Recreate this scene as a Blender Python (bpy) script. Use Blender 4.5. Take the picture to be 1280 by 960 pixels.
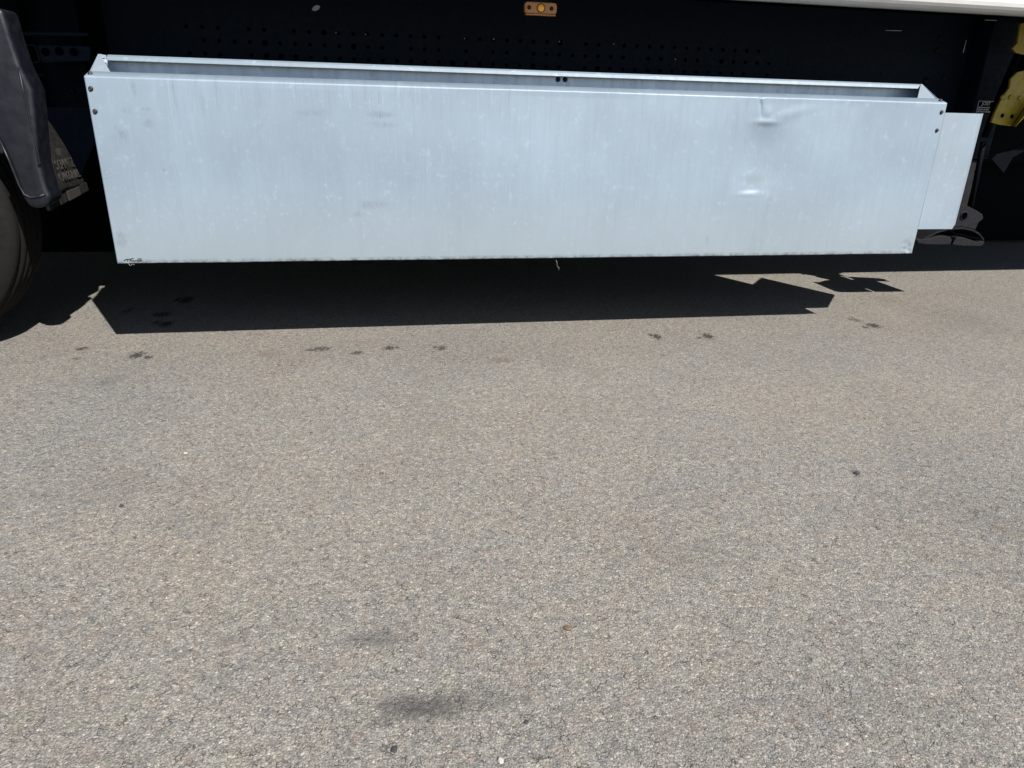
import bpy, bmesh, math, random
from mathutils import Vector, Matrix, noise
random.seed(7)
for o in list(bpy.data.objects): bpy.data.objects.remove(o)
S = bpy.context.scene
COL = S.collection

# ------------------------------------------------------------------ camera
F = 890.4                                   # focal length in pixels of a 1280 wide picture
ZB = 0.36                                   # height of the storage box floor
H = 0.60                                    # height of its front sheet
W = 3.152                                   # length of its front sheet
RM = [[0.9824539, 0.0442536, 0.1811791], [-0.1846395, 0.3678495, 0.9113699], [0.0263152, 0.9288317, -0.3695661]]
EX, EY, EZ = [Vector(r) for r in RM]        # world axes in camera coordinates (right, up, forward)
CAM = Vector((0.8846, -2.6785, 0.5655 + ZB))
right = Vector((EX[0], EY[0], EZ[0])).normalized()
fwd = Vector((EX[2], EY[2], EZ[2])).normalized()
up = right.cross(fwd).normalized()
cam = bpy.data.cameras.new('camera')
cam.sensor_width = 36; cam.lens = 36 * F / 1280; cam.clip_end = 2000; cam.clip_start = .02
camo = bpy.data.objects.new('camera', cam); COL.objects.link(camo)
camo.matrix_world = Matrix.Translation(CAM) @ Matrix((right, up, -fwd)).transposed().to_4x4()
S.camera = camo

def ray(px, py):
    return right * ((px - 640) / F) + up * ((480 - py) / F) + fwd
def at(px, py, Y):                          # the point of depth Y that the photograph shows at this pixel
    r = ray(px, py); k = (Y - CAM.y) / r.y
    return CAM + r * k
def gnd(px, py, z=0.0):
    r = ray(px, py); k = (z - CAM.z) / r.z
    return CAM + r * k

# ------------------------------------------------------------------ light
SX, SY = -0.455, 0.93                        # shadow offset per metre of height
EL = math.atan2(1, math.hypot(SX, SY))
sun_dir = Vector((SX, SY, -1)).normalized() # the way light travels
world = bpy.data.worlds.new('World'); S.world = world; world.use_nodes = True
wn = world.node_tree
bg = wn.nodes['Background']
sky = wn.nodes.new('ShaderNodeTexSky'); sky.sky_type = 'NISHITA'; sky.sun_disc = False
sky.sun_elevation = EL; sky.sun_rotation = math.atan2(-SX, -SY)
sky.air_density = 1.0; sky.dust_density = 0.6; sky.ozone_density = 1.6
wn.links.new(sky.outputs[0], bg.inputs[0]); bg.inputs[1].default_value = 0.05
sun = bpy.data.lights.new('sun', 'SUN'); sun.energy = 5.0; sun.angle = math.radians(.5); sun.color = (1, .955, .89)
suno = bpy.data.objects.new('sun', sun); COL.objects.link(suno)
suno.rotation_euler = sun_dir.to_track_quat('-Z', 'Y').to_euler()
S.view_settings.view_transform = 'Standard'; S.view_settings.look = 'None'
S.view_settings.exposure = 1.25; S.view_settings.gamma = 1

# ------------------------------------------------------------------ materials
def lin(c):
    return tuple(((v/255 + .055)/1.055)**2.4 if v > 10 else v/255/12.92 for v in c) + (1,)
class NT:
    def __init__(s, name):
        s.m = bpy.data.materials.new(name); s.m.use_nodes = True; s.t = s.m.node_tree
        s.b = s.t.nodes['Principled BSDF']; s.tc = s.t.nodes.new('ShaderNodeTexCoord').outputs['Object']
    def n(s, kind, **kw):
        nd = s.t.nodes.new('ShaderNode' + kind)
        for k, v in kw.items():
            if k in nd.inputs: s.put(nd.inputs[k], v)
            else: setattr(nd, k, v)
        return nd
    def put(s, inp, v):
        if hasattr(v, 'node'): s.t.links.new(v, inp)
        elif isinstance(v, (tuple, list)) and len(v) == 3 and inp.type == 'RGBA': inp.default_value = tuple(v) + (1,)
        else: inp.default_value = v
    def math(s, op, a, b=0.0, clamp=False):
        nd = s.t.nodes.new('ShaderNodeMath'); nd.operation = op; nd.use_clamp = clamp
        s.put(nd.inputs[0], a); s.put(nd.inputs[1], b); return nd.outputs[0]
    def mapr(s, v, a, b, c=0.0, d=1.0, smooth=False):
        nd = s.t.nodes.new('ShaderNodeMapRange'); nd.clamp = True
        if smooth: nd.interpolation_type = 'SMOOTHSTEP'
        s.put(nd.inputs[0], v)
        for i, x in enumerate((a, b, c, d)): nd.inputs[i+1].default_value = x
        return nd.outputs[0]
    def mix(s, f, a, b, mode='MIX'):
        nd = s.t.nodes.new('ShaderNodeMix'); nd.data_type = 'RGBA'; nd.blend_type = mode; nd.clamp_factor = True
        s.put(nd.inputs[0], f); s.put(nd.inputs[6], a); s.put(nd.inputs[7], b); return nd.outputs[2]
    def mapping(s, scale=(1,1,1), loc=(0,0,0), rot=(0,0,0), kind='POINT'):
        nd = s.t.nodes.new('ShaderNodeMapping'); nd.vector_type = kind
        s.t.links.new(s.tc, nd.inputs[0])
        nd.inputs['Location'].default_value = loc; nd.inputs['Rotation'].default_value = rot; nd.inputs['Scale'].default_value = scale
        return nd.outputs[0]
    def noise(s, scale, detail=3, rough=.55, vec=None, dist=0.0):
        nd = s.t.nodes.new('ShaderNodeTexNoise')
        s.t.links.new(vec or s.tc, nd.inputs['Vector'])
        nd.inputs['Scale'].default_value = scale; nd.inputs['Detail'].default_value = detail
        nd.inputs['Roughness'].default_value = rough; nd.inputs['Distortion'].default_value = dist
        return nd.outputs[0]
    def voro(s, scale, feature='F1', vec=None, rnd=1.0):
        nd = s.t.nodes.new('ShaderNodeTexVoronoi'); nd.feature = feature
        s.t.links.new(vec or s.tc, nd.inputs['Vector'])
        nd.inputs['Scale'].default_value = scale; nd.inputs['Randomness'].default_value = rnd
        return nd
    def ramp(s, v, stops, interp='LINEAR'):
        nd = s.t.nodes.new('ShaderNodeValToRGB'); s.put(nd.inputs[0], v)
        cr = nd.color_ramp; cr.interpolation = interp
        while len(cr.elements) < len(stops): cr.elements.new(.5)
        for e, (p, c) in zip(cr.elements, stops): e.position = p; e.color = tuple(c) + ((1,) if len(c) == 3 else ())
        return nd.outputs[0]
    def bump(s, h, strength, dist, normal=None):
        nd = s.t.nodes.new('ShaderNodeBump'); s.put(nd.inputs['Height'], h)
        nd.inputs['Strength'].default_value = strength; nd.inputs['Distance'].default_value = dist
        if normal: s.put(nd.inputs['Normal'], normal)
        return nd.outputs[0]
    def blob(s, cx, cy, rx, ry, rot=0.0, wob=.35, wscale=40.0, soft=.5, plane='xy'):
        """ragged elliptical patch mask at a fixed place on the surface"""
        if plane == 'xy': mp = s.mapping(scale=(rx, ry, 1e3), loc=(cx, cy, 0), rot=(0, 0, rot), kind='TEXTURE')
        else: mp = s.mapping(scale=(rx, 1e3, ry), loc=(cx, 0, cy), rot=(0, rot, 0), kind='TEXTURE')
        ln = s.t.nodes.new('ShaderNodeVectorMath'); ln.operation = 'LENGTH'; s.t.links.new(mp, ln.inputs[0])
        nz = s.noise(wscale, 4, .7)
        d = s.math('ADD', ln.outputs['Value'], s.math('MULTIPLY', s.math('SUBTRACT', nz, .5), wob * 4))
        return s.mapr(d, 1.0, 1.0 - soft, 0, 1, True)

def simple(name, col, rough=.5, metal=0.0, var=.25, scale=30, bumpd=.0005, spec=.5):
    k = NT(name); nz = k.noise(scale, 5, .65)
    c0 = tuple(v*(1-var) for v in col); c1 = tuple(v*(1+var) for v in col)
    k.put(k.b.inputs['Base Color'], k.mix(k.mapr(nz, .3, .7), c0, c1))
    k.put(k.b.inputs['Roughness'], k.mapr(k.noise(scale*2.3, 3), .3, .7, max(.05, rough-.1), min(1, rough+.12)))
    k.b.inputs['Metallic'].default_value = metal
    k.b.inputs['Specular IOR Level'].default_value = spec
    if bumpd: k.put(k.b.inputs['Normal'], k.bump(k.noise(scale*4, 4, .7), .5, bumpd))
    return k.m

# asphalt --------------------------------------------------------------
def asphalt():
    k = NT('worn asphalt')
    warp = k.n('VectorMath', operation='ADD')
    nzv = k.t.nodes.new('ShaderNodeTexNoise'); k.t.links.new(k.tc, nzv.inputs['Vector']); nzv.inputs['Scale'].default_value = 160; nzv.inputs['Detail'].default_value = 2
    sc = k.n('VectorMath', operation='SCALE'); k.t.links.new(nzv.outputs['Color'], sc.inputs[0]); sc.inputs['Scale'].default_value = .006
    k.t.links.new(k.tc, warp.inputs[0]); k.t.links.new(sc.outputs[0], warp.inputs[1])
    wv = warp.outputs[0]
    v1 = k.voro(178, 'F1', wv); v1e = k.voro(178, 'DISTANCE_TO_EDGE', wv)
    v2 = k.voro(340, 'F1', wv)
    v3 = k.voro(62, 'F1', wv)
    sep = k.t.nodes.new('ShaderNodeSeparateColor'); k.t.links.new(v1.outputs['Color'], sep.inputs[0])
    sep2 = k.t.nodes.new('ShaderNodeSeparateColor'); k.t.links.new(v2.outputs['Color'], sep2.inputs[0])
    sep3 = k.t.nodes.new('ShaderNodeSeparateColor'); k.t.links.new(v3.outputs['Color'], sep3.inputs[0])
    stone = k.ramp(sep.outputs[0], [(0, (.102,.097,.090)), (.35, (.155,.144,.126)), (.62, (.190,.175,.151)), (.86, (.236,.216,.185)), (1, (.34,.315,.275))])
    fine = k.ramp(sep2.outputs[1], [(0, (.088,.084,.078)), (.5, (.169,.157,.138)), (1, (.262,.241,.209))])
    isfine = k.mapr(k.noise(120, 2), .40, .54, .15, 1)
    c = k.mix(k.math('MULTIPLY', isfine, .75), stone, fine)
    # odd coloured chippings: rusty, bluish, white
    c = k.mix(k.mapr(sep3.outputs[1], .975, .98, 0, .28), c, (.16,.105,.075))
    c = k.mix(k.mapr(sep3.outputs[2], .93, .94, 0, .35), c, (.095,.10,.112))
    c = k.mix(k.mapr(sep2.outputs[2], .985, .987, 0, .75), c, (.36,.345,.32))
    # bitumen lying between the stones
    gap = k.mapr(v1e.outputs['Distance'], .02, .17, 1, 0)
    gap = k.math('MULTIPLY', gap, k.mapr(k.noise(70, 3, .7), .42, .64, .12, .85))
    c = k.mix(gap, c, (.040,.037,.035))
    pit = k.mapr(k.noise(170, 3, .8), .60, .69, 0, .8)
    c = k.mix(pit, c, (.035,.033,.032))
    cr = k.voro(62, 'DISTANCE_TO_EDGE', wv).outputs['Distance']
    cv = k.math('MULTIPLY', k.mapr(cr, .0, .05, 1, 0), k.mapr(k.noise(38, 3, .7), .51, .60, 0, .9))
    c = k.mix(cv, c, (.030,.028,.027))
    # broad worn zones
    hue = k.noise(16, 3, .6, k.mapping(loc=(5, 2, 0))); hue2 = k.noise(21, 3, .6, k.mapping(loc=(1, 8, 3)))
    c = k.mix(k.mapr(hue, .50, .66, 0, .28), c, (1.06,.955,.90), 'MULTIPLY')
    c = k.mix(k.mapr(hue, .50, .34, 0, .25), c, (.91,.98,1.07), 'MULTIPLY')
    c = k.mix(k.mapr(hue2, .55, .7, 0, .5), c, (.95,1.02,.90), 'MULTIPLY')
    zone = k.noise(1.3, 4, .6); zone2 = k.noise(5.5, 5, .65)
    c = k.mix(k.mapr(zone, .38, .62, 0, .55), c, (.86,.89,.96), 'MULTIPLY')
    c = k.mix(k.mapr(zone2, .35, .68, 0, .28), c, (.76,.76,.77), 'MULTIPLY')
    c = k.mix(k.mapr(k.noise(2.6, 3, .6), .52, .72, 0, .45), c, (1.0,.93,.85), 'MULTIPLY')
    c = k.mix(1.0, c, k.ramp(k.noise(430, 2, .8), [(.32, (.54,.54,.54)), (.5, (.91,.91,.91)), (.68, (1.28,1.27,1.25))]), 'MULTIPLY')
    # worn warm and grey areas of the yard: px, py, half width, half height, strength, tint
    for px, py, hw, hh, s_, tint in [(1010,495,170,42,.75,(1.12,1.08,1.01)),(600,540,230,70,.5,(1.08,1.05,1.0)),(360,480,120,26,.4,(1.08,1.06,1.02)),
                                     (60,560,130,130,.6,(.90,.93,1.0)),(1230,600,170,170,.75,(.84,.85,.89)),(1000,860,420,110,.45,(.91,.91,.92)),(850,590,60,50,.35,(.90,.91,.95)),(330,840,180,60,.35,(.93,.95,1.0)),(900,620,160,40,.35,(.90,.91,.94)),
                                     (700,800,190,60,.3,(1.05,1.01,.97)),(1120,380,120,20,.45,(1.02,.99,.95)),(620,440,420,18,.45,(.93,.91,.90)),(230,700,90,30,.35,(1.06,1.0,.96)),(560,690,150,30,.3,(.92,.94,.97))]:
        p = gnd(px, py); a = gnd(px-hw, py); b = gnd(px+hw, py); u = gnd(px, py-hh); d = gnd(px, py+hh)
        mk = k.blob(p.x, p.y, (b-a).length/2*1.3, (u-d).length/2*1.3, math.atan2((b-a).y, (b-a).x), .45, 5, 1.0)
        c = k.mix(k.math('MULTIPLY', mk, s_), c, tint, 'MULTIPLY')
    # stains where the photograph shows them: px, py, half width px, half height px, strength, tint, wobble
    st = [(528,884,72,22,.92,0,.2),(610,872,70,15,.38,0,.3),(467,799,48,12,.62,0,.3),(475,905,20,8,.3,0,.3),
          (171,444,14,5,.85,1,.45),(205,393,13,4,.9,1,.4),(207,405,14,4,.9,1,.4),(233,375,12,5,.9,1,.35),(160,388,8,4,.6,1,.4),
          (402,436,17,3.4,.7,1,.5),(448,441,9,3,.7,1,.5),(486,435,10,3,.8,1,.5),(552,435,9,3.5,.75,1,.5),(627,450,19,3.5,.5,2,.4),
          (821,421,9,4,.85,1,.5),(885,420,10,4,.85,1,.5),(1092,407,13,3.2,.85,1,.4),(1070,400,8,3,.6,1,.5),(1110,375,20,4,.3,2,.5),
          (101,436,8,2.6,.8,1,.4),(97,448,5,1.6,.6,1,.4),(131,478,18,9,.3,0,.5),(335,443,17,6,.35,2,.5),(652,583,10,2.4,.35,2,.4),
          (1070,591,7,5,.75,0,.4),(200,742,14,5,.4,0,.5),(285,802,14,6,.4,0,.5),(1235,650,50,30,.25,0,.5),(1200,400,60,20,.22,0,.5),
          (880,690,90,26,.16,0,.5),(120,610,90,26,.18,0,.5),(240,650,60,18,.14,0,.5),(1040,880,120,20,.12,0,.5)]
    dark = [(.032,.030,.030), (.006,.0055,.006), (.075,.05,.036)]
    rough_mask = None
    drops = []
    rnd = random.Random(11)
    for e in st:                              # each drip is a tight cluster of ragged splashes
        if e[5] != 1: drops.append(e); continue
        px, py, hw, hh, s_, t_, wob = e
        drops.append((px, py, hw*.62, hh*.78, s_, 1, wob))
        drops.append((px + rnd.choice((-1, 1))*hw*rnd.uniform(.6, 1.1), py + hh*rnd.uniform(-.7, .7), hw*rnd.uniform(.25, .42), hh*rnd.uniform(.35, .55), s_*.9, 1, wob))
    for px, py, hw, hh, s_, t_, wob in drops:
        p = gnd(px, py); a = gnd(px-hw, py); b = gnd(px+hw, py); u = gnd(px, py-hh); d = gnd(px, py+hh)
        rx = (b-a).length/2; ry = (u-d).length/2; rot = math.atan2((b-a).y, (b-a).x)
        mk = k.blob(p.x, p.y, rx*1.25, ry*1.25, rot, wob*(2.2 if t_ == 1 else 1.3), 85 if t_ == 1 else 14/max(rx, .03)*.35, .5 if t_ == 1 else .85)
        if t_ == 0: mk = k.math('MULTIPLY', mk, k.mapr(k.noise(110, 3, .7), .3, .6, .55, 1))
        c = k.mix(k.math('MULTIPLY', mk, s_), c, dark[t_])
    k.put(k.b.inputs['Base Color'], c)
    k.b.inputs['Roughness'].default_value = .82; k.b.inputs['Specular IOR Level'].default_value = .35
    dome = k.mapr(v1.outputs['Distance'], 0, .6, 1, 0)
    h1 = k.math('MULTIPLY', dome, k.math('ADD', k.math('MULTIPLY', sep.outputs[2], .7), .3))
    h2 = k.math('MULTIPLY', k.mapr(v2.outputs['Distance'], 0, .6, 1, 0), .35)
    h3 = k.math('MULTIPLY', k.noise(45, 4, .7), 1.3)
    h = k.math('SUBTRACT', k.math('ADD', k.math('ADD', h1, h2), h3), k.math('MULTIPLY', cv, .9))
    k.put(k.b.inputs['Normal'], k.bump(h, .8, .0021))
    return k.m

# galvanised painted sheet ---------------------------------------------
def sheet(name, base=(0.1583,0.2017,0.2499), metal=.16, rough=.44, front=False):
    k = NT(name)
    sv = k.mapping(scale=(38, 38, 1.7)); streak = k.noise(1.0, 5, .65, sv)
    sv2 = k.mapping(scale=(95, 95, 5), loc=(3, 1, 2)); streak2 = k.noise(1.0, 4, .7, sv2, .8)
    broad = k.noise(2.2, 4, .55)
    c = k.mix(k.mapr(broad, .35, .65), tuple(v*.90 for v in base), tuple(min(1, v*1.08) for v in base))
    c = k.mix(k.mapr(streak, .42, .72, 0, .5), c, tuple(v*.80 for v in base))
    c = k.mix(k.mapr(streak2, .52, .74, 0, .26), c, tuple(min(1, v*1.16) for v in base))
    blo = k.mapr(k.noise(26, 5, .75), .56, .68, 0, .45)
    c = k.mix(blo, c, (0.217,0.270,0.333))
    # scattered pale round splashes
    vv = k.voro(26, 'F1'); sp = k.t.nodes.new('ShaderNodeSeparateColor'); k.t.links.new(vv.outputs['Color'], sp.inputs[0])
    d = k.math('ADD', vv.outputs['Distance'], k.math('MULTIPLY', k.noise(120, 3), .22))
    zz_ = k.t.nodes.new('ShaderNodeSeparateXYZ'); k.t.links.new(k.tc, zz_.inputs[0])
    lowz = k.mapr(zz_.outputs['Z'], ZB, ZB+H*.8, 1, .12)
    cl = k.math('MULTIPLY', k.mapr(k.noise(5, 3, .6), .42, .62), lowz)
    fleck = k.mapr(k.noise(50, 2, .6), .60, .68)
    dot = k.math('MULTIPLY', k.math('ADD', fleck, k.mapr(d, .16, .30, .6, 0)), k.math('MULTIPLY', cl, .8), True)
    c = k.mix(dot, c, (0.230,0.286,0.346))
    if front:
        sz = k.t.nodes.new('ShaderNodeSeparateXYZ'); k.t.links.new(k.tc, sz.inputs[0]); z = sz.outputs['Z']
        # runs of grime starting under the top fold
        run = k.noise(1.0, 5, .7, k.mapping(scale=(120, 1, 5), loc=(7, 0, 0)))
        top = k.mapr(z, ZB+H-.22, ZB+H, 0, 1)
        c = k.mix(k.mapr(z, ZB+.30, ZB+.04, 0, .62), c, (.172,.205,.226))  # greyer downwards: low dirt plus reflected light put into the colour
        c = k.mix(k.math('MULTIPLY', k.mapr(k.noise(1.0, 5, .7, k.mapping(scale=(60, 1, 4), loc=(2, 0, 5)), .8), .56, .72, 0, .55), k.math('MULTIPLY', k.mapr(z, ZB+.2, ZB+H, .2, 1), k.mapr(k.noise(2.7, 3), .45, .6))), c, (.235,.29,.345))
        c = k.mix(k.mapr(k.noise(1.0, 4, .7, k.mapping(scale=(14, 1, 1.1), loc=(9, 0, 1))), .56, .70, 0, .3), c, (.125,.155,.185))
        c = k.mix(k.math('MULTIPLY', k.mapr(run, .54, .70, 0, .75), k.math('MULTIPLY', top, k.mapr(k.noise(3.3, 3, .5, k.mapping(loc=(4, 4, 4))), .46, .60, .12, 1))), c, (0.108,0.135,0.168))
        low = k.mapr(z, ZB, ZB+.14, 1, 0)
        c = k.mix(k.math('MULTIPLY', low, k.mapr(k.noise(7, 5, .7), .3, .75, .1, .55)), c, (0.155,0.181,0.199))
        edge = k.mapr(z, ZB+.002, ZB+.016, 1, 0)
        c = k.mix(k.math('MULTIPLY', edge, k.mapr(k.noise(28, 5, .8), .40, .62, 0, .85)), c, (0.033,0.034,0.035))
        # small hatched scuffs
        hat = k.mapr(k.noise(1.0, 3, .7, k.mapping(scale=(300, 1, 40))), .50, .60)
        for px, py, hw, hh, s_ in [(186,155,9,8,.6),(152,169,12,9,.6),(183,136,10,4,.5),(158,139,10,5,.4),(390,141,28,6,.5),(476,143,26,6,.75),(478,156,26,6,.5),(466,256,26,7,.6),
                                   (446,268,10,5,.6),(130,215,12,22,.35),(152,300,10,14,.6),(150,170,16,30,.3),(205,213,3,3,.8),(167,110,4,14,.5),(253,130,5,16,.45),(1123,128,3,10,.4),(1085,150,12,30,.2),(884,300,3,6,.5)]:
            p = at(px, py, 0); rx = (at(px+hw, py, 0)-at(px-hw, py, 0)).length/2; rz = (at(px, py+hh, 0)-at(px, py-hh, 0)).length/2
            mk = k.math('MULTIPLY', k.blob(p.x, p.z, rx, rz, 0, .3, 30, .8, 'xz'), s_)
            c = k.mix(k.math('MULTIPLY', mk, hat), c, (0.089,0.113,0.134))
            c = k.mix(k.math('MULTIPLY', mk, .45), c, (0.115,0.143,0.168))
        for px, py, hw, hh, s_ in [(944,224,30,9,.55)]:  # darker oval just above the lower crease of the dent
            p = at(px, py, 0); rx = (at(px+hw, py, 0)-at(px-hw, py, 0)).length/2; rz = (at(px, py+hh, 0)-at(px, py-hh, 0)).length/2
            c = k.mix(k.math('MULTIPLY', k.blob(p.x, p.z, rx, rz, 0, .12, 20, .9, 'xz'), s_), c, (0.118,0.143,0.168))
    k.put(k.b.inputs['Base Color'], c)
    k.b.inputs['Metallic'].default_value = metal
    k.put(k.b.inputs['Roughness'], k.mapr(streak, .3, .8, rough, rough+.2))
    k.put(k.b.inputs['Normal'], k.bump(k.math('ADD', k.noise(60, 4, .6), k.math('MULTIPLY', streak2, .12)), .2, .0006))
    return k.m

M = dict(
    ground=asphalt(),
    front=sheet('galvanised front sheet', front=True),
    sheet=sheet('galvanised sheet', (.168,.207,.250)),
    inner=sheet('lifted galvanised inner sheet', (.50,.58,.68), .45, .38),  # base colour raised to brighten the shaded inner wall
    navy=simple('dark navy frame paint', (.0011,.0055,.0125), .62, var=.3, spec=.12),
    black=simple('black underbody paint', (.0012,.0018,.0035), .7, spec=.04),
    plastic=simple('black mudguard plastic', (.0024,.0032,.0062), .45, spec=.35, var=.2, scale=14, bumpd=.0006),
    flap=simple('dusty black mudguard plastic', (.0036,.0032,.0028), .6, var=.6, scale=26, bumpd=.001),
    dust=simple('brown dust on plastic', (.0085,.0074,.006), .8, var=.5, scale=60),
    tyre=simple('tyre rubber', (.0034,.0030,.0027), .85, spec=.2, var=.3, scale=22, bumpd=.0012),
    steel=simple('dull grey steel', (.0068,.0070,.0088), .6, 0, var=.35, spec=.14, scale=45),
    rivet=simple('rusty rivet steel', (0.029,0.024,0.021), .55, .5, var=.6, scale=300),
    flange=sheet('galvanised flange sheet', (.122,.158,.196)),
    white=simple('white painted rail', (0.418,0.418,0.412), .4, var=.06, scale=9),
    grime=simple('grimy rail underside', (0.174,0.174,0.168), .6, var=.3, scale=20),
    curtain=simple('pale grey curtain', (0.319,0.331,0.348), .6, var=.08, scale=4),
    yellow=simple('yellow bracket paint', (0.244,0.174,0.009), .45, var=.25, scale=35),
    amber=simple('amber lamp lens', (.34,.125,.018), .22, var=.15, scale=60, bumpd=0),
    bulb=simple('amber lamp centre', (.90,.42,.04), .12, var=.1, scale=200, bumpd=0),
    ink=simple('black marker ink', (0.006,0.006,0.007), .6, bumpd=0),
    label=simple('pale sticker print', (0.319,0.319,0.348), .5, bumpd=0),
    sky_glint=simple('pale sky glint', (0.493,0.493,0.493), .3, bumpd=0),  # bright colour in place of sky light
    hole=simple('dark drilled hole', (.0006,.001,.002), .9, bumpd=0, spec=0),
)

# ------------------------------------------------------------------ builders
def link(name, me, mat, parent=None, smooth=False, **kw):
    o = bpy.data.objects.new(name, me); COL.objects.link(o)
    if mat and not me.materials: me.materials.append(M[mat])
    if parent: o.parent = parent
    if smooth:
        for p in me.polygons: p.use_smooth = True
    for k_, v in kw.items(): o[k_] = v
    return o
def from_bm(name, bm, mat, parent=None, smooth=False, **kw):
    me = bpy.data.meshes.new(name); bmesh.ops.recalc_face_normals(bm, faces=bm.faces); bm.to_mesh(me); bm.free()
    return link(name, me, mat, parent, smooth, **kw)
def bevel(o, w, seg=2, ang=35):
    b = o.modifiers.new('bevel', 'BEVEL'); b.width = w; b.segments = seg; b.limit_method = 'ANGLE'; b.angle_limit = math.radians(ang)
    return o
def add_box(bm, x0, x1, y0, y1, z0, z1):
    vs = [bm.verts.new((x, y, z)) for x in (x0, x1) for y in (y0, y1) for z in (z0, z1)]
    for f in ((0,1,3,2),(4,6,7,5),(0,4,5,1),(2,3,7,6),(0,2,6,4),(1,5,7,3)): bm.faces.new([vs[i] for i in f])
def box(name, x0, x1, y0, y1, z0, z1, mat, parent=None, bev=0, **kw):
    bm = bmesh.new(); add_box(bm, x0, x1, y0, y1, z0, z1)
    o = from_bm(name, bm, mat, parent, **kw)
    if bev: bevel(o, bev)
    return o
def add_prism(bm, pts, off):
    """closed outline (3D points) extruded by the vector off"""
    a = [bm.verts.new(p) for p in pts]; b = [bm.verts.new(Vector(p) + Vector(off)) for p in pts]
    n = len(a); bm.faces.new(a); bm.faces.new(b[::-1])
    for i in range(n): bm.faces.new((a[i], b[i], b[(i+1) % n], a[(i+1) % n]))
def prism(name, pts, off, mat, parent=None, bev=0, **kw):
    bm = bmesh.new(); add_prism(bm, pts, off); o = from_bm(name, bm, mat, parent, **kw)
    if bev: bevel(o, bev)
    return o
def add_tube(bm, pts, r, seg=10, caps=True):
    pts = [Vector(p) for p in pts]; rings = []
    for i, p in enumerate(pts):
        t = (pts[min(i+1, len(pts)-1)] - pts[max(i-1, 0)]).normalized()
        a = t.orthogonal().normalized() if i == 0 else (prev - t*prev.dot(t)).normalized()
        prev = a; b = t.cross(a); rr = r[i] if isinstance(r, (list, tuple)) else r
        rings.append([bm.verts.new(p + (a*math.cos(2*math.pi*k/seg) + b*math.sin(2*math.pi*k/seg))*rr) for k in range(seg)])
    for A, B in zip(rings, rings[1:]):
        for k in range(seg): bm.faces.new((A[k], A[(k+1) % seg], B[(k+1) % seg], B[k]))
    if caps: bm.faces.new(rings[0][::-1]); bm.faces.new(rings[-1])
def tube(name, pts, r, mat, parent=None, seg=10, **kw):
    bm = bmesh.new(); add_tube(bm, pts, r, seg); return from_bm(name, bm, mat, parent, True, **kw)
def add_lathe(bm, prof, c, axis='y', seg=48):
    """prof = [(radius, along)], turned about the axis through c"""
    rings = []
    for r, a in prof:
        ring = []
        for k in range(seg):
            t = 2*math.pi*k/seg
            ring.append(bm.verts.new(Vector(c) + (Vector((r*math.cos(t), a, r*math.sin(t))) if axis == 'y' else Vector((r*math.cos(t), r*math.sin(t), a)))))
        rings.append(ring)
    for A, B in zip(rings, rings[1:]):
        for k in range(seg): bm.faces.new((A[k], A[(k+1) % seg], B[(k+1) % seg], B[k]))
    return rings
def bolt_head(name, c, r, mat, parent, kind='rivet'):
    bm = bmesh.new()
    prof = [(r*1.25, 0), (r*1.25, -.001), (r*.95, -.0018), (r*.9, -.0045), (r*.7, -.0058), (r*.38, -.006), (r*.30, -.0035), (.0003, -.0035)]
    add_lathe(bm, prof, c, 'y', 16)
    return from_bm(name, bm, mat, parent, True)
def text_mesh(name, body, size, mat, parent, mw, depth=.0008, bold=0.0, xs=1.0):
    cu = bpy.data.curves.new(name, 'FONT'); cu.body = body; cu.size = size; cu.extrude = depth; cu.offset = bold; cu.align_x = 'CENTER'; cu.align_y = 'CENTER'
    t = bpy.data.objects.new('t', cu); COL.objects.link(t)
    bpy.context.view_layer.update()
    me = bpy.data.meshes.new_from_object(t.evaluated_get(bpy.context.evaluated_depsgraph_get()))
    bpy.data.objects.remove(t); me.transform(mw @ Matrix.Diagonal((xs, 1, 1, 1)))
    me.materials.clear()
    return link(name, me, mat, parent)

# ------------------------------------------------------------------ ground
bm = bmesh.new()
xs = [-150, -40, -12, -5, -2, 0, 1, 2, 3, 4, 6, 9, 14, 40, 150]; ys = [-150, -40, -12, -5, -2.5, -1.5, -.5, .5, 1.5, 3, 6, 12, 40, 150]
vg = [[bm.verts.new((x, y, 0)) for x in xs] for y in ys]
for j in range(len(ys)-1):
    for i in range(len(xs)-1): bm.faces.new((vg[j][i], vg[j][i+1], vg[j+1][i+1], vg[j+1][i]))
ground = from_bm('ground', bm, 'ground', kind='structure')

# ------------------------------------------------------------------ the trailer
T = bpy.data.objects.new('semi_trailer', None); COL.objects.link(T)
T['label'] = 'parked semi trailer with dark navy frame and long pale metal storage box'
T['category'] = 'trailer'
RAILZ = 1.283; RY = -.045; FARY = 2.45

# body above the frame
box('cargo_body', -6.2, 7.4, RY+.02, FARY-.02, RAILZ+.20, 4.0, 'curtain', T)
box('deck', -6.2, 7.4, RY+.03, FARY-.03, RAILZ+.07, RAILZ+.198, 'black', T)
# white side rail, rounded underneath, grimy on its lower lip
prof = [(0, .20), (0, .035), (.004, .022), (.012, .012), (.026, .004), (.05, 0), (.05, .20)]
prism('side_rail', [(-6.2, RY+a, RAILZ+b) for a, b in prof], (13.6, 0, 0), 'white', T)
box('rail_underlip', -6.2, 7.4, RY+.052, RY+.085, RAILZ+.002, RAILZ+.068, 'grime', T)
box('far_side_rail', -6.2, 7.4, FARY-.06, FARY, RAILZ+.02, RAILZ+.19, 'navy', T)

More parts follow.
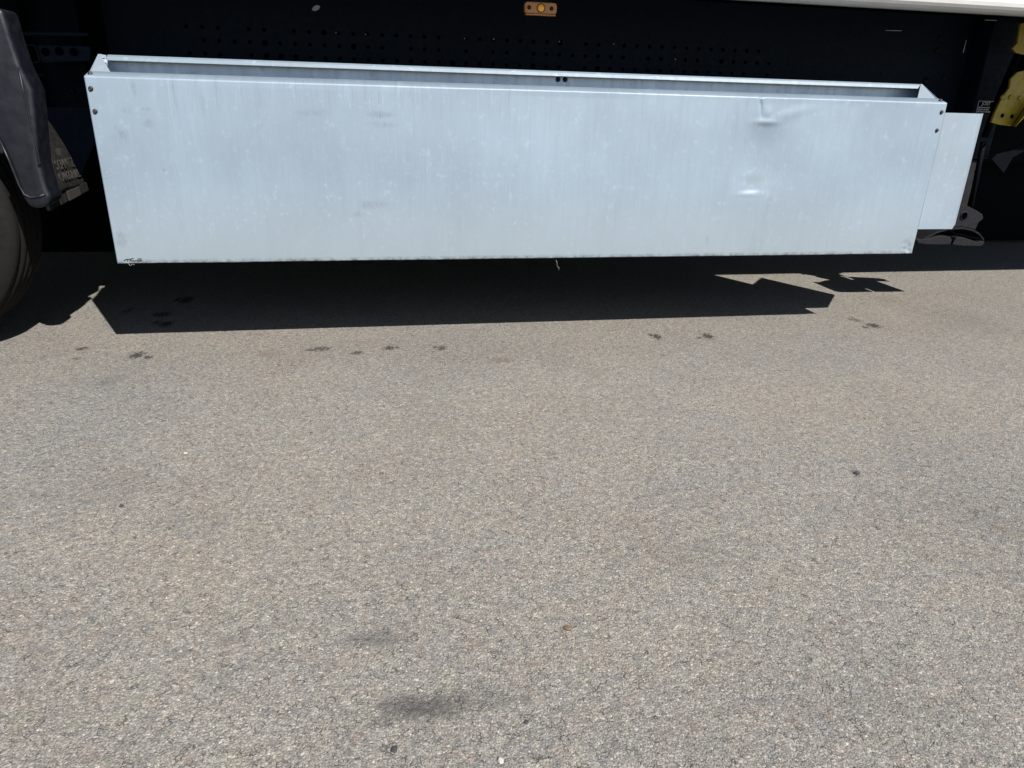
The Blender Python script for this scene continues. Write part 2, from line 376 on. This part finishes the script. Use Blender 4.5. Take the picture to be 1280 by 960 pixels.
# chassis beam facing the camera with three rows of drilled holes
BY = .62
def hx(px, py): return at(px, py, BY)
p0 = hx(600, 50); dx = (hx(617, 51) - p0).length
rows = [hx(600, 49).z, hx(600, 64.5).z, hx(600, 80).z]
beam = box('chassis_beam', -3.0, 3.95, BY+.004, BY+.012, .80, RAILZ+.068, 'navy', T)
bm = bmesh.new(); nh = 0; see_through = []
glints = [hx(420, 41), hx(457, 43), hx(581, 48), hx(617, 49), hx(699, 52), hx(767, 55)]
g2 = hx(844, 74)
for r, z in enumerate(rows):
    for i in range(-20, 30):
        x = p0.x + i*dx
        if random.random() < .12 or x < -.35 or x > 2.75: continue
        rr = .0075 if random.random() < .93 else .011
        lit = False
        add_lathe(bm, [(rr, 0), (rr*.9, .0012), (.0003, .0012)], (x, BY+.0015, z), 'y', 10)
from_bm('drilled_hole', bm, 'hole', beam, kind='stuff')
# pale dots painted as sky light showing through the beam
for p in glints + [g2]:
    o = bolt_head('pinhole_glint', (p.x, BY, p.z), .0022, 'sky_glint', beam)
prism('beam_lower_flange', [(-3.0, BY-.10, .80), (-3.0, BY+.10, .80), (-3.0, BY+.10, .815), (-3.0, BY-.10, .815)], (6.42, 0, 0), 'navy', T)
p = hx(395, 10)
prism('sticker_or_glint', [p + Vector((a*.017, 0, b*.011)) for a, b in ((-1,-.7),(-.3,-1),(.6,-.4),(1,.6),(.3,1),(-.6,.4))], (0, .003, 0), 'label', beam)  # pale oval painted in place of sky seen through a gap
for (a, b) in (((1107, 38), (1127, 38.5)), ((1208, 50), (1204, 66)), ((1231, 25), (1246, 25.5))):  # thin pale rods painted in place of slits of sky light
    tube('slit_glint', [at(a[0], a[1], .45), at(b[0], b[1], .45)], .0011, 'sky_glint', beam, 6)
for q in ((1158, 101), (1180, 97), (90, 114), (1172, 63), (1175, 48)):
    c = at(q[0], q[1], BY+.002); bm = bmesh.new()
    add_lathe(bm, [(.013, .002), (.013, -.004), (.007, -.006), (.0003, -.006)], c, 'y', 18); from_bm('frame_bolt', bm, 'steel', beam, True)
# hanger plates carrying the box and lamp
for px in (85,):
    c = at(px, 95, .30); box('hanger_plate', c.x-.05, c.x+.05, .34, BY+.003, .93, 1.33, 'black', T)
# far side: black boxes added as a dark backdrop, and inner beam, closing the view
box('far_dark_backdrop', -2.4, 3.3, FARY-.55, FARY-.05, .03, 1.20, 'black', T, .01)
box('far_dark_backdrop', 3.34, 7.3, FARY-.45, FARY-.05, .03, 1.20, 'black', T, .01)
box('far_dark_backdrop', -6.1, -2.44, FARY-.45, FARY-.05, .03, 1.20, 'black', T, .01)
box('inner_beam', -5.9, 7.2, 1.70, 1.72, .62, RAILZ+.068, 'black', T)
for x in (-1.6, .2, 2.0, 3.35, 4.9): box('cross_member', x-.03, x+.03, .75, 1.69, 1.16, 1.34, 'black', T)

# ---------------------------------------------------------------- storage box
D = .56
bm = bmesh.new()
add_box(bm, .004, W-.004, .02, D, ZB, ZB+.004)                     # floor
add_box(bm, .004, W-.004, D-.004, D, ZB+.004, 1.02)                # back
add_prism(bm, [(.004, .184, 1.020), (.004, .182, .93), (.004, .186, .93), (.004, .188, 1.020)], (W-.008, 0, 0))   # inner wall
add_prism(bm, [(.004, .19, 1.0235), (.004, D-.005, 1.0235), (.004, D-.005, 1.0265), (.004, .19, 1.0265)], (W-.008, 0, 0))
BOX = from_bm('storage_box', bm, 'inner', T, label='long pale galvanised storage box with dented front sheet')
# front sheet with real dents
def front_y(x, z):
    y = .0030*noise.noise(Vector((x*1.3, 3.3, z*2.0))) + .0005*noise.noise(Vector((x*6, 9.3, z*5)))
    # right hand buckle: a broad soft hollow between a pinch under the fold and a short lower crease
    cx = 2.372
    y += .0115*math.exp(-((x-cx-.01)/.10)**2 - (abs(z-.748)/.112)**3)
    bot = .617
    if z > bot-.04:
        y += .0040*math.exp(-((x-cx+.012+.10*(z-bot))/.040)**2)/(1+math.exp(-(z-bot-.05*(x-cx))/.0038))*math.exp(-max(0, z-bot)/.05)
    y -= .0009*math.exp(-((x-cx+.03)/.05)**2 - ((z-.604)/.009)**2)
    nk = x-(2.347+.20*(.945-z))
    y += .0046*math.exp(-(nk/.0055)**2)*(1/(1+math.exp(-(z-.897)/.005)))*(.45+.55*math.exp(-((z-.945)/.022)**2))
    y -= .0026*math.exp(-((x-cx-.012)/.016)**2 - ((z-.908)/.020)**2)
    y -= .0040*math.exp(-((x-cx-.012)/.048)**2 - ((z-.874)/.0115)**2)
    y -= .0020*math.exp(-((x-cx-.10)/.10)**2 - ((z-.905-.25*(x-cx-.1))/.02)**2)
    # crumpled lower right corner
    y += .004*math.exp(-((x-W+.03)/.03)**2 - ((z-ZB-.02)/.03)**2)*(1+noise.noise(Vector((x*60, 0, z*60))))
    return y
NX, NZ = 900, 170
bm = bmesh.new(); rows_ = []
for j in range(NZ+1):
    z = ZB + H*j/NZ
    row = []
    for i in range(NX+1):
        x = W*i/NX
        zz = z
        if j == 0: zz += .0015*noise.noise(Vector((x*4, 0, 0))) + .001*noise.noise(Vector((x*25, 0, 2)))
        fade = min(1, (1-j/NZ)/.03) if j > NZ*.97 else 1
        row.append(bm.verts.new((x, front_y(x, z)*(.35+.65*fade), zz)))
    rows_.append(row)
# rounded fold at the top, then the sloping lip
for a, b in ((.0008, .0016), (.0022, .0028), (.0045, .0036), (.055, .0185), (.0565, .0175), (.057, .010)):
    row = []
    for i in range(NX+1):
        x = W*i/NX
        k_ = math.exp(-((x-2.345)/.010)**2)*.004*max(0, 1-a/.02)
        row.append(bm.verts.new((x, a + k_ + .0007*noise.noise(Vector((x*3, 1, 1))), ZB+H+b - k_*.4)))
    rows_.append(row)
for A, B in zip(rows_, rows_[1:]):
    for i in range(NX): bm.faces.new((A[i], A[i+1], B[i+1], B[i]))
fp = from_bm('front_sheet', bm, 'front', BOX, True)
sd = fp.modifiers.new('t', 'SOLIDIFY'); sd.thickness = .0018; sd.offset = -1 if fp.data.polygons[0].normal.y < 0 else 1
# end plates with their sloping shoulders
for x0, nm in ((.0025, 0), (W-.0045, 1)):
    pts = [(x0, .003, ZB+.002), (x0, .003, ZB+H-.003), (x0, .050, ZB+H+.0165), (x0, .163, 1.0345), (x0, .19, 1.020), (x0, D+.002, 1.026), (x0, D+.002, ZB+.002)]
    prism('end_plate', pts, (.002, 0, 0), 'sheet', BOX)
# sloping triangular gussets that close the corners behind the lip
for s_, x0 in ((1, .003), (-1, W-.003)):
    a_, b_ = ZB+H+.0172, 1.0335
    xc = abs(at(136.5 if s_ > 0 else 1148.5, 88 if s_ > 0 else 119.5, .057).x - (0 if s_ > 0 else W))
    prism('corner_gusset', [(x0, .0575, a_), (x0, .160, b_), (x0+s_*.006, .161, b_), (x0+s_*xc, .0575, a_)], (0, .0015, -.0022), 'sheet', BOX)
# little folded tabs at the ends of the flange
def flange_prof(x):
    return [(x, .150, 1.016), (x, .152, 1.0135), (x, .185, 1.0195), (x, .190, 1.0325), (x, .166, 1.0335), (x, .158, 1.0275)]
prism('top_flange', flange_prof(.030), (W-.034, 0, 0), 'flange', BOX, .0012)
for x0, x1 in ((.006, .0285),):
    prism('corner_tab', [(x0, .160, 1.0300), (x1, .152, 1.018), (x1, .158, 1.031), (x0, .164, 1.0345)], (0, .004, 0), 'sheet', BOX)
bm = bmesh.new()
for px, py in ((697.5, 99.5), (706.5, 99.8)):
    pass
bm.free()
for px, py in ((697.5, 99.3), (706.5, 99.6)):
    c = at(px, py, .183); bolt_head('bolt', (c.x, .1825, c.z), .0075, 'rivet', BOX)
for px, py in ((113.5, 110.8), (119, 139.3), (1176.8, 140.3), (1171, 163)):
    c = at(px, py, 0); bolt_head('rivet', (c.x, -.0005, c.z), .0062, 'rivet', BOX)
for px, py in ((112.6, 91.0), (1176, 124.5)):
    c = at(px, py, .022); o = bolt_head('rivet', (0, 0, 0), .0062, 'rivet', BOX)
    o.data.transform(Matrix.Translation((c.x, .022, ZB+H+.0105)) @ Matrix.Rotation(math.radians(-72), 4, 'X'))
# handwriting in black marker, bottom left corner
scr = [[(155,326),(158,324),(162,324),(167,323)],[(160,324),(159,326.5)],[(162,326),(164,325),(165,326.5),(167,325.5),(168,326.5),(170,325.5),(171,326),(173,325)],[(172,323.6),(177,323.4),(176,325),(172,326.6),(178,326)]]
bm = bmesh.new()
for s_ in scr: add_tube(bm, [at(a, b, -.0015) for a, b in s_], .0014, 6)
from_bm('handwritten_mark', bm, 'ink', BOX)
tube('loose_thread', [at(695, 325, -.002), at(696.5, 329, -.004), at(696, 332, -.003), at(699, 335, -.006), at(698.5, 338, -.004)], .0004, 'label', BOX, 5)
tube('loose_thread', [at(160, 329, -.002), at(163, 332, -.004), at(166, 330, -.003), at(168, 331, -.004)], .0004, 'label', BOX, 5)

# smaller cover sheet right of the box
a = at(1184, 141, 0); zt = at(1205, 141.5, 0).z; zb_ = at(1170, 286.5, 0).z
x0 = W+.0035; x1 = at(1227.5, 142, 0).x
bm = bmesh.new()
out = [(x0, .003), (x1-.004, .003), (x1, .0045), (x1+.052, .050), (x1+.206, .222), (x1+.202, .225), (x1+.048, .054), (x1-.002, .0095), (x0, .0065)]  # rear return runs edge-on to the view, added to widen the cast shadow
n = 26; lv = []
for j in range(n+1):
    z = zb_ + (zt-zb_)*j/n
    lv.append([bm.verts.new((x, y + .0012*noise.noise(Vector((x*5, 1, z*5))), z + (.012 if (y > .04 and j == 0) else 0) + ((.002 if j else .008) if y > .14 else 0) )) for x, y in out])
for A, B in zip(lv, lv[1:]):
    for i in range(len(out)): q = (i+1) % len(out); bm.faces.new((A[i], A[q], B[q], B[i]))
bm.faces.new(lv[0]); bm.faces.new(lv[-1])
cs = from_bm('cover_sheet', bm, 'sheet', T, label='small pale metal cover sheet beside the long box')
box('top_return', x0, x1, .010, .035, zt-.003, zt-.0005, 'sheet', cs)
box('cover_bracket', x0+.02, x0+.06, .012, .40, zt-.10, zt-.06, 'navy', T)
box('cover_bracket', x0+.02, x0+.06, .012, .40, zb_+.06, zb_+.10, 'navy', T)

# ---------------------------------------------------------------- marker lamp
ly = .065
la = at(655.5, 1, ly); lb = at(696.5, 19, ly)
lc = (la+lb)/2; hw = .058; hh = (la.z-lb.z)/2-.001
pts = []
for sx, sz in ((1,1),(-1,1),(-1,-1),(1,-1)):
    cc = [(hw, hh*.45), (hw*.96, hh*.8), (hw*.88, hh)] if sx*sz > 0 else [(hw*.88, hh), (hw*.96, hh*.8), (hw, hh*.45)]
    for u, v in cc: pts.append((lc.x + sx*u, ly, lc.z + sz*v))
lamp = prism('side_marker_lamp', pts, (0, .022, 0), 'amber', T, .003)
bm = bmesh.new(); add_lathe(bm, [(.0125, 0), (.0125, -.002), (.0105, -.004), (.007, -.0065), (.0003, -.0075)], (lc.x, ly, lc.z), 'y', 24); from_bm('lamp_lens', bm, 'bulb', lamp, True)
bm = bmesh.new(); add_lathe(bm, [(.0145, 0), (.0145, -.003), (.0130, -.003), (.0130, 0)], (lc.x, ly-.0002, lc.z), 'y', 24); from_bm('lens_ring', bm, 'rivet', lamp, True)
for px in (661.5, 689.5):
    c = at(px, 9.2, ly); bolt_head('screw', (c.x, ly-.0003, lc.z), .0055, 'rivet', lamp)
box('lower_rim', lc.x-hw*.92, lc.x+hw*.92, ly-.003, ly+.02, lc.z-hh-.0045, lc.z-hh-.001, 'amber', lamp)
box('lamp_bracket', lc.x-.03, lc.x+.03, ly+.0235, ly+.028, lc.z-.015, RAILZ+.069, 'navy', T)

# ---------------------------------------------------------------- wheel
WX, WZ, WR = -.845, .50, .50
y0, y1 = .10, .38
prof = [(.285, y0+.03), (.30, y0+.012), (.36, y0-.004), (.41, y0-.006), (.45, y0+.004), (.474, y0+.016), (.489, y0+.030), (.497, y0+.05)]
for i in range(5):
    a = y0+.05 + (y1-y0-.1)*i/4
    if i: prof += [(.500, a-.006), (.500, a)]
    if i < 4: prof += [(.489, a+.003), (.489, a+.010), (.500, a+.013)]
prof += [(.497, y1-.05), (.489, y1-.03), (.45, y1-.004), (.36, y1+.004), (.285, y1-.03)]
bm = bmesh.new(); add_lathe(bm, prof, (WX, 0, WZ), 'y', 160)
wheel = bpy.data.objects.new('wheel', None); COL.objects.link(wheel); wheel.parent = T
from_bm('tyre', bm, 'tyre', wheel, True)
bm = bmesh.new(); add_lathe(bm, [(.288, y0+.03), (.286, y0+.02), (.27, y0+.03), (.25, y0+.08), (.20, y0+.10), (.12, y0+.06), (.10, y0+.0), (.0005, y0-.01)], (WX, 0, WZ), 'y', 48); from_bm('rim', bm, 'steel', wheel, True)

# ---------------------------------------------------------------- mudguard
GY0, GY1 = -.05, .40
def guard_x(z, r): return WX + math.sqrt(max(0.0, r*r - (z-WZ)**2))
# outer skirt: outline traced at the outer side, wrapped back over the front shell
outl = [(-14,8),(0,10),(10,44),(22,80),(38,112),(42,150),(46,200),(56,236),(62,247),(58,257),(46,262),(34,260),(26,248),(12,210),(-6,170),(-30,140)]
bm = bmesh.new()
P = [at(px, py, GY0) for px, py in outl]
add_prism(bm, [(p.x, GY0+.012, p.z) for p in P], (0, .11, 0))
skirt = from_bm('mudguard', bm, 'plastic', T); bevel(skirt, .022, 5, 30)
for p_ in skirt.data.polygons: p_.use_smooth = True
# raised beads on the skirt
def bead(px_pts, y, r, mat='plastic'):
    tube('raised_bead', [at(a, b, y) for a, b in px_pts], r, mat, skirt, 8)
bead([(0,176),(12,202),(24,232),(30,243),(38,247),(48,246),(56,243)], GY0+.010, .0035)
bead([(23,84),(30,118),(38,152),(46,186),(50,204),(48,207)], GY0+.011, .0028)
# front shell behind the skirt, wrapping the tyre
bm = bmesh.new(); rr = []
def shell_top_y(z):       # shell narrows upward
    t = max(0, min(1, (z-.58)/(.90-.58))); return GY1 - .004*t
for j in range(25):
    z = .585 + (.885-.585)*j/24
    t = j/24
    ya = .12 + t*.20; yb = GY1 - t*.035
    row = []
    for i in range(13):
        y = ya + (yb-ya)*i/12
        x = guard_x(z, .655) - .0 + (.007*math.exp(-((i-2.5)/.8)**2) if t < .9 else 0) + (.005*math.exp(-((i-8)/1.2)**2) if t < .5 else 0)
        row.append(bm.verts.new((x, y, z)))
    rr.append(row)
for A, B in zip(rr, rr[1:]):
    for i in range(12): bm.faces.new((A[i], A[i+1], B[i+1], B[i]))
sh = from_bm('front_shell', bm, 'flap', skirt, True); sd = sh.modifiers.new('t', 'SOLIDIFY'); sd.thickness = .006
bl = [at(*q) for q in ((62, 250, .04), (108, 228, .39), (104, 217, .39), (58, 240, .04))]
xb = guard_x(.585, .655)
prism('bottom_band', [(xb+.002, .04, .535), (xb+.008, GY1+.005, .560), (xb+.004, GY1+.005, .592), (xb-.002, .04, .572)], (-.012, 0, 0), 'flap', skirt, .003)
prism('bottom_band', [(xb+.009, .20, .548), (xb+.011, .31, .556), (xb+.0085, .31, .586), (xb+.0065, .20, .580)], (-.004, 0, 0), 'dust', skirt, .001)
# relief lettering on the shell, tilted with it
zt_ = .655; nx = guard_x(zt_, .655)
tang = Vector((-(zt_-WZ)/(nx-WX), 0, 1)).normalized(); yax = Vector((0, 1, 0)); nrm = yax.cross(tang).normalized()
for txt, zz, sz in (('SCHMITZ', .668, .047), ('CARGOBULL', .628, .040)):
    x_ = guard_x(zz, .655)
    mw = Matrix.Translation((x_+.0045, .275, zz)) @ Matrix((yax, tang, nrm)).transposed().to_4x4()
    text_mesh('relief_lettering', txt, sz, 'dust', sh, mw, .0015, .0006, .82)
prism('dust_plate', [(guard_x(.70, .655)+.001, .19, .695), (guard_x(.70, .655)+.001, .31, .700), (guard_x(.72, .655)+.002, .31, .722), (guard_x(.72, .655)+.002, .19, .716)], (-.002, 0, 0), 'dust', sh)
# black plate added behind the shell to cast shadow on the ground
prism('added_shadow_plate', [(-.30, .37, .60), (-.20, .37, .61), (-.125, .37, .74), (-.10, .37, .86), (-.30, .37, .86)], (0, .01, 0), 'hole', T)
# inner guard behind the tyre, dark
box('inner_guard', WX-.6, WX+.50, .50, .52, .45, 1.3, 'black', T)
# hook and bracket of the mudguard stay
tube('guard_stay', [at(28, 42, .30), at(60, 42, .30), at(110, 43, .30)], .007, 'navy', T)
stay = prism('stay_bracket', [at(*q, .30) for q in ((46,56),(112,58),(112,76),(52,78),(50,70))], (0, .03, 0), 'navy', T, .002)
tube('bracket_edge', [at(*q, .29) for q in ((32,56),(44,57),(48,70),(50,76),(46,78),(36,78),(35,84),(37,91),(44,94),(55,93))], .0028, 'steel', stay, 8)
bm = bmesh.new(); c = at(38.5, 84.5, .28); add_lathe(bm, [(.010, .01), (.010, -.005), (.005, -.007), (.0003, -.007)], c, 'y', 14); from_bm('bolt', bm, 'steel', stay, True)
bm = bmesh.new()
for px, py in ((57,65),(74,64),(92,65)):
    c = at(px, py, .297); add_lathe(bm, [(.014, 0), (.013, .001), (.0003, .001)], c, 'y', 16)
from_bm('slot', bm, 'hole', stay)

# ---------------------------------------------------------------- landing leg
LY = .50
lx = at(1219, 128, LY).x
leg = box('landing_leg', lx, lx+.15, LY, LY+.15, .72, 1.33, 'navy', T, .006)
box('inner_leg', lx+.022, lx+.122, LY+.02, LY+.12, .47, .716, 'steel', leg, .006)
a1, a2 = at(1205, 228, LY-.02), at(1214, 258, LY-.02)
box('guide_strip', a1.x-.012, a1.x+.018, LY-.02, LY-.002, .50, .64, 'steel', leg, .002)
FY = .44
ank = [(1199,255),(1207,256),(1222,264),(1228,268),(1229,273),(1223,278),(1219,287),(1212,285),(1200,283),(1192,284),(1190,270)]
foot = prism('landing_foot', [at(a, b, FY) for a, b in ank], (0, .012, 0), 'steel', leg, .002)
bm = bmesh.new(); add_prism(bm, [at(a, b, FY+.16) for a, b in ank], (0, .012, 0))
arch = [(1150,301),(1160,295),(1172,289),(1186,285),(1204,284),(1216,286.5),(1224,291),(1230,298.5)]
lo = [(a+(.0 if i else 0), b+2.2) for i, (a, b) in enumerate(arch)]
add_prism(bm, [at(a, b, FY-.015) for a, b in arch + lo[::-1]], (0, .21, 0))
o = from_bm('arched_strap', bm, 'steel', leg)
shoeL = [(1145,298.5),(1152,299.5),(1160,298.5),(1172,295.5),(1182,294.8),(1188,296),(1190,300),(1188,305.5),(1160,305.5),(1148,304)]
shoeR = [(1190.5,305.8),(1193,301),(1196,297),(1203,296.5),(1213,299.5),(1222,303),(1226,301),(1230.5,302),(1230,305),(1226,307.6),(1205,307.2)]
bm = bmesh.new()
for s_ in (shoeL, shoeR): add_prism(bm, [at(a, b, FY-.02) for a, b in s_], (0, .22, 0))
bevel(from_bm('shoe_plate', bm, 'steel', leg), .002)
bm = bmesh.new(); c = at(1205, 269.5, FY-.001); add_lathe(bm, [(.017, 0), (.017, -.003), (.013, -.003), (.012, .001), (.0003, .001)], c, 'y', 20); from_bm('pivot_pin', bm, 'hole', leg, True)
bm = bmesh.new(); add_lathe(bm, [(.021, .0), (.021, -.004), (.0175, -.004)], c, 'y', 20); from_bm('pivot_collar', bm, 'steel', leg, True)
# braces round the leg
tube('leg_brace', [at(1231, 172, .42), at(1250, 120, .42), at(1282, 46, .42)], .016, 'black', T, 12)
tube('leg_brace', [at(1229, 178, .44), at(1222, 215, .46), at(1212, 262, .48)], .012, 'black', T, 12)
prism('gusset_plate', [at(*q, .46) for q in ((1240,199),(1246,193),(1262,189),(1285,177),(1285,186),(1266,197),(1255,216))], (0, .01, 0), 'black', T)
# information decal on the leg
sp_ = at(1222, 125.5, LY); sq = at(1218.5, 141, LY); wst = .090
st = box('sticker_or_glint', sp_.x+.004, sp_.x+wst, LY-.0016, LY-.0004, sq.z, sp_.z, 'black', leg)
hS = sp_.z - sq.z; xm = sp_.x+.004+wst/2
mw = Matrix.Translation((xm, LY-.0035, sp_.z-hS*.24)) @ Matrix.Rotation(math.pi/2, 4, 'X')
text_mesh('printed_word', 'JOST', hS*.36, 'label', st, mw, .0004, .0007, 1.1)
bm = bmesh.new()
zt2 = sp_.z-hS*.02
add_box(bm, sp_.x+.005, sp_.x+wst-.001, LY-.0032, LY-.0018, zt2-.003, zt2)
add_box(bm, sp_.x+.005, sp_.x+.008, LY-.0032, LY-.0018, sq.z, zt2-.0032)
for r_ in range(3):
    z_ = sp_.z - hS*(.50+.17*r_)
    xx = sp_.x+.012
    for g in range(5):
        w_ = random.uniform(.006, .016); 
        if xx+w_ > sp_.x+wst-.006: break
        add_box(bm, xx, xx+w_, LY-.0032, LY-.0018, z_-.006, z_); xx += w_+.003
from_bm('printed_lines', bm, 'label', st)

# ---------------------------------------------------------------- yellow bracket
YY = .36
ye = [(1239.5,153),(1243,143),(1250,128),(1256,118),(1262,110),(1264,98),(1272,90),(1292,86),(1292,120),(1281,134),(1264.5,157.5),(1250,156)]
yb = prism('yellow_bracket', [at(a, b, YY) for a, b in ye], (0, .012, 0), 'yellow', T, .0015, label='yellow drilled bracket beside the landing leg')
fl = [at(1264.5, 157.5, YY), at(1281, 134, YY), at(1292, 118, YY), at(1294, 128, YY-.06), at(1283, 143, YY-.06), at(1268, 159, YY-.05)]
prism('folded_edge', [Vector(v)+Vector((.001, -.002, 0)) for v in fl], (.004, .004, 0), 'yellow', yb)
bm = bmesh.new()
for px, py in ((1253,144.5),(1265,145.5)):
    bm = bmesh.new(); c = at(px, py, YY-.001); add_lathe(bm, [(.0095, 0), (.009, .0006), (.0003, .0006)], c, 'y', 16); from_bm('drilled_hole', bm, 'hole', yb)
for px, py in ((1253,121.5),(1263,121.5),(1274.5,122.5)):
    c = at(px, py, YY-.001); bm = bmesh.new(); add_lathe(bm, [(.011, 0), (.010, -.006), (.006, -.008), (.0003, -.008)], c, 'y', 16); from_bm('bolt', bm, 'yellow', yb, True)
prism('upper_arm', [at(*q, YY+.02) for q in ((1276,30),(1290,26),(1290,70),(1270,66),(1266,60),(1272,54))], (0, .01, 0), 'yellow', yb)

# ---------------------------------------------------------------- loose bits on the asphalt
def pebble(px, py, size, mat, label, cat, group=None, flat=.55, seed=0):
    g = gnd(px, py); bm = bmesh.new(); bmesh.ops.create_icosphere(bm, subdivisions=3, radius=size)
    for v in bm.verts:
        n_ = noise.noise(v.co/size*1.1 + Vector((seed*3.1, 0, 0)))
        v.co *= 1 + .35*n_; v.co.x *= 1.25; v.co.z *= flat
    o = from_bm('pebble' if cat == 'pebble' else 'debris', bm, mat, None, False, label=label, category=cat)
    o.location = (g.x, g.y, size*flat*.55); o.rotation_euler = (0, 0, seed*1.3)
    if group: o['group'] = group
    return o
M['dkstone'] = simple('dark pebble stone', (.018,.019,.021), .8, scale=200)
M['brstone'] = simple('brown pebble stone', (.09,.058,.038), .8, scale=200)
M['ltstone'] = simple('pale pebble stone', (.26,.245,.22), .8, scale=200)
pebble(493, 937, .005, 'dkstone', 'small black pebble on the asphalt just below the large oil smudge', 'pebble', seed=1)
pebble(710, 786, .0065, 'brstone', 'small brown clod lying alone right of the middle of the asphalt', 'pebble', seed=2)
pebble(658, 903, .0035, 'dkstone', 'tiny grey pebble right of the large oil smudge', 'pebble', seed=3)
pebble(152, 633, .005, 'dkstone', 'small dark pebble on open asphalt at the left', 'pebble', seed=4)
pebble(1071, 592, .007, 'dkstone', 'dark crumb lying in a dark spot right of centre', 'pebble', seed=5)
pebble(626, 951, .0045, 'ltstone', 'pale chip at the near edge of the asphalt', 'pebble', seed=6)
pebble(232, 567, .005, 'ltstone', 'pale chip left of centre on the asphalt', 'pebble', seed=7)
